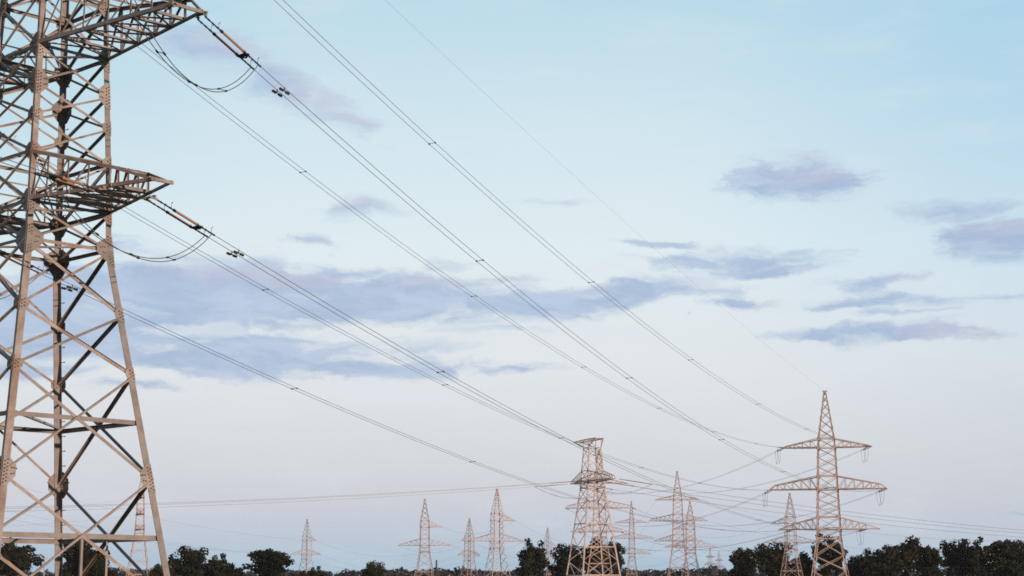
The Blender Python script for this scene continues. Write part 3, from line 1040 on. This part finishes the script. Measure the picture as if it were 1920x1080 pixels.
# dark wooden pole beside the one-sided pylon
pp = at(818, 1050, 400)
pole = empty('utility_pole', (pp.x, pp.y, 0))
m = MB(); m.tube([(0, 0, 0), (.05, 0, pp.z)], [.24, .17], 8); m.build('post', M['wood'], pole)
m = MB(); m.tube([(1.5, .3, 0), (.12, 0, pp.z * .82)], [.22, .16], 8); m.build('prop', M['wood'], pole)
tag(pole, 'short dark wooden pole with a leaning prop right of a one-sided pylon', 'pole')
pp = at(84, 1041, 430)
pole = empty('utility_pole', (pp.x, pp.y, 0))
m = MB(); m.tube([(0, 0, 0), (0, 0, pp.z)], [.16, .12], 8); m.build('post', M['far_steel'], pole)
m = MB(); m.tube([(-.7, 0, pp.z - .7), (.7, 0, pp.z - .7)], .07, 6); m.build('crossbar', M['far_steel'], pole)
tag(pole, 'thin pale pole right of the tree at the left edge', 'pole')


# ------------------------------------------------------------------ trees
def crown_mesh(seed, R, H0, H1, leaf, nblob, per, tilt=0.0):
    """leaf cards gathered in clumps through an uneven crown between heights H0 and H1"""
    rnd = random.Random(seed)
    mb = MB()
    cz, hz = (H0 + H1) / 2, (H1 - H0) / 2
    blobs = []
    for i in range(nblob):
        th = rnd.uniform(0, 2 * pi)
        u = rnd.uniform(-.85, 1.0)
        rr = rnd.uniform(.30, .86) ** .6
        k = sqrt(max(0, 1 - u * u * .92))
        br = rnd.uniform(.17, .29) * R
        blobs.append((V((cos(th) * k * rr * (R - br * .5), sin(th) * k * rr * (R - br * .5), cz + u * rr * (hz - br * .45))), br))
    core = V((0, 0, cz - .15 * hz))
    blobs += [(c.lerp(core, rnd.uniform(.30, .48)), br * rnd.uniform(.75, 1.0)) for c, br in blobs]
    blobs.append((core, R * .42))
    for c, br in blobs:
        n = int(per * (br / (.22 * R)) ** 2)
        for j in range(n):
            d = V((rnd.gauss(0, 1), rnd.gauss(0, 1), rnd.gauss(0, 1))).normalized()
            q = c + V((d.x, d.y, d.z * .75)) * (br * (rnd.random() ** .38) * rnd.uniform(.85, 1.18))
            a = V((rnd.gauss(0, 1), rnd.gauss(0, 1), rnd.gauss(0, .7))).normalized()
            b = a.cross(d if abs(a.dot(d)) < .95 else V((0, 0, 1))).normalized()
            s = leaf * rnd.uniform(.55, 1.25)
            s2 = s * rnd.uniform(.5, .9)
            mb.add([q - a * s, q - b * s2 * .8, q + a * s, q + b * s2], [(0, 1, 2, 3)])
    return mb, blobs


def tree_proto(seed, R, H, leaf_m, leaf=.42, nblob=30, per=85, base=.16, name='broadleaf_tree'):
    root = empty(name, (0, 0, -500))
    mb, blobs = crown_mesh(seed, R, H * base, H, leaf, nblob, per)
    mb.build('crown', leaf_m, root)
    t = MB()
    rnd = random.Random(seed + 1)
    t.tube([(0, 0, -.2), (.1, .05, H * .2), (.0, .1, H * .45), (-.1, 0, H * .75)], [H * .028, H * .022, H * .016, H * .006], 9)
    for c, br in rnd.sample(blobs[:-1], min(12, len(blobs) - 1)):
        z0 = min(c.z - .4, H * rnd.uniform(.18, .5))
        t.tube([(0, 0, z0), c * .5 + V((0, 0, z0 * .5 + .3)), c], [H * .010, H * .007, H * .003], 6)
    t.build('trunk', M['bark'], root)
    return root


protos = []
for i, (R_, sd_) in enumerate(((5.6, 11), (6.2, 23), (5.2, 97), (6.8, 41), (5.8, 59))):
    pr = tree_proto(sd_, R_, 14.0, M['leaf'], nblob=34, per=62)
    vs_ = [v.co for ch in pr.children if ch.name.startswith('crown') for v in ch.data.vertices]
    protos.append((pr, sorted(sqrt(c.x ** 2 + c.y ** 2) for c in vs_)[int(len(vs_) * .97)], sorted(c.z for c in vs_)[int(len(vs_) * .997)]))
bush = tree_proto(77, 5.0, 10.0, M['leaf_brown'], nblob=16, per=60, base=.02, name='bush')

GT = 'dark trees along the field'
trees = [
    # px, half width px, top y, distance, prototype, label
    (30, 52, 1012, 520, 0, 'dark tree at the far left edge behind the huge pylon'),
    (-35, 45, 1022, 540, 1, 'dark tree cut by the left edge of the photo'),
    (146, 40, 1011, 525, 2, 'dark tree standing behind the brown step-bolted leg of the huge pylon'),
    (182, 30, 1030, 520, 3, 'lower dark tree between the vertical hanger and the far leg of the huge pylon'),
    (358, 44, 1026, 520, 1, 'rounded dark tree just right of the huge pylon, taller of a joined pair'),
    (408, 30, 1040, 525, 4, 'slightly yellowing tree joined to the right of a taller dark tree'),
    (310, 30, 1056, 515, 3, 'low dark tree touching the outer right leg of the huge pylon'),
    (440, 26, 1058, 560, 0, 'low tree in the dip between two rounded trees left of centre'),
    (503, 46, 1032, 520, 2, 'rounded tree with sky showing through it, left of the small lone pylon'),
    (700, 26, 1053, 545, 3, 'small low tree alone between the small lone pylon and the dark pole'),
    (590, 22, 1063, 530, 4, 'lowest small tree at the foot of the small lone pylon'),
    (998, 34, 1013, 520, 4, 'upright dark tree between the left pylon group and the flat-topped pylon'),
    (1062, 36, 1021, 525, 1, 'dark tree seen left of the legs of the flat-topped pylon'),
    (1118, 44, 1010, 530, 0, 'dark tree directly behind the legs of the flat-topped pylon'),
    (1150, 24, 1018, 540, 2, 'dark tree crown poking out right of the flat-topped pylon'),
    (1394, 30, 1029, 520, 2, 'dark tree with gaps, leftmost of the right-hand row'),
    (1450, 46, 1018, 535, 3, 'broad dark tree behind the pale splayed legs of a pylon'),
    (1506, 34, 1036, 530, 0, 'dark tree between two pylons at the right'),
    (1553, 36, 1004, 525, 4, 'tall dark tree right behind the legs of the tall pointed pylon'),
    (1606, 25, 1042, 535, 1, 'low dark tree just right of the tall pointed pylon'),
    (1655, 48, 1024, 520, 3, 'dark tree forming the left shoulder of the big clump at the right'),
    (1706, 50, 1008, 530, 0, 'tallest dark tree of the big clump at the right'),
    (1742, 26, 1026, 515, 2, 'greenish tree closing the big clump on its right side'),
    (1792, 40, 1013, 525, 1, 'dark tree with twin tops, second clump from the right edge'),
    (1826, 34, 1011, 520, 4, 'dark round-topped tree just left of the rightmost clump'),
    (1880, 46, 1015, 520, 2, 'broad dark tree with sky gaps beside the right edge'),
    (1930, 44, 1011, 530, 3, 'dark tree cut by the right edge of the photo'),
]
rnd = random.Random(5)
used = set()
for px, hw, ty, D, k, lab in trees:
    src, R_, H_ = protos[k]
    p = at(px, ty, D)
    o = copy_thing(src, (p.x, p.y, 0), rnd.uniform(0, 6.28))
    sx = 0.88 * hw * D / F_PX / R_
    o.scale = (sx, sx, p.z / H_)
    tag(o, lab, 'tree', GT)
for px, hw, ty, D, lab in ((207, 24, 1056, 480, 'brownish bush behind the slanting braces of the huge pylon'), (560, 26, 1066, 470, 'brownish low bush right of a rounded tree left of centre')):
    p = at(px, ty, D)
    o = copy_thing(bush, (p.x, p.y, 0), rnd.uniform(0, 6.28))
    sx = hw * D / F_PX / 5.0
    o.scale = (sx, sx, p.z / 10.0)
    tag(o, lab, 'bush', 'brown bushes')
for src in [p[0] for p in protos] + [bush]:
    for ch in list(src.children):
        bpy.data.objects.remove(ch)
    bpy.data.objects.remove(src)

# the far wood that closes the field
fm = MB()
rnd = random.Random(91)
for row, (D, nclump) in enumerate(((980, 420), (1120, 480))):
    for i in range(nclump):
        px = -700 + 3300 * (i + rnd.random()) / nclump
        base = 1069 + 2.5 * sin(px * .013 + row) + 2.0 * sin(px * .041 + 1.3 * row)
        p = at(px, base + rnd.uniform(-4, 5), D + rnd.uniform(-45, 45))
        Rr = rnd.uniform(3.2, 6.5)
        for j in range(46):
            d = V((rnd.gauss(0, 1), rnd.gauss(0, 1), rnd.gauss(0, 1))).normalized()
            q = V((p.x, p.y, p.z - Rr * .8)) + V((d.x * Rr, d.y * Rr, d.z * Rr * (.8 if d.z > 0 else 2.2))) * rnd.uniform(.55, 1.05)
            a = V((rnd.gauss(0, 1), rnd.gauss(0, 1), rnd.gauss(0, .7))).normalized()
            b = a.cross(d if abs(a.dot(d)) < .95 else V((0, 0, 1))).normalized()
            s = rnd.uniform(.7, 1.6)
            fm.add([q - a * s, q - b * s * .7, q + a * s, q + b * s * .8], [(0, 1, 2, 3)])
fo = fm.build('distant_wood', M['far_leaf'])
fo['kind'] = 'stuff'

# ------------------------------------------------------------------ evening haze: thin even air round the whole scene
hz = MB()
x0, x1, y0, y1, za, zb_ = -900, 900, -260, 1750, -1.0, 58.0
hz.add([(x0, y0, za), (x1, y0, za), (x1, y1, za), (x0, y1, za), (x0, y0, zb_), (x1, y0, zb_), (x1, y1, zb_), (x0, y1, zb_)],
       [(0, 3, 2, 1), (4, 5, 6, 7), (0, 1, 5, 4), (1, 2, 6, 5), (2, 3, 7, 6), (3, 0, 4, 7)])
hm = bpy.data.materials.new('evening_haze')
hm.use_nodes = True
hm.node_tree.nodes.clear()
pv = N(hm.node_tree, 'ShaderNodeVolumePrincipled')
pv.inputs['Color'].default_value = (.86, .86, .90, 1)
pv.inputs['Density'].default_value = 0.00005
pv.inputs['Anisotropy'].default_value = 0.0
ho = N(hm.node_tree, 'ShaderNodeOutputMaterial')
hm.node_tree.links.new(pv.outputs[0], ho.inputs['Volume'])
haze = hz.build('haze', hm)
haze['kind'] = 'stuff'
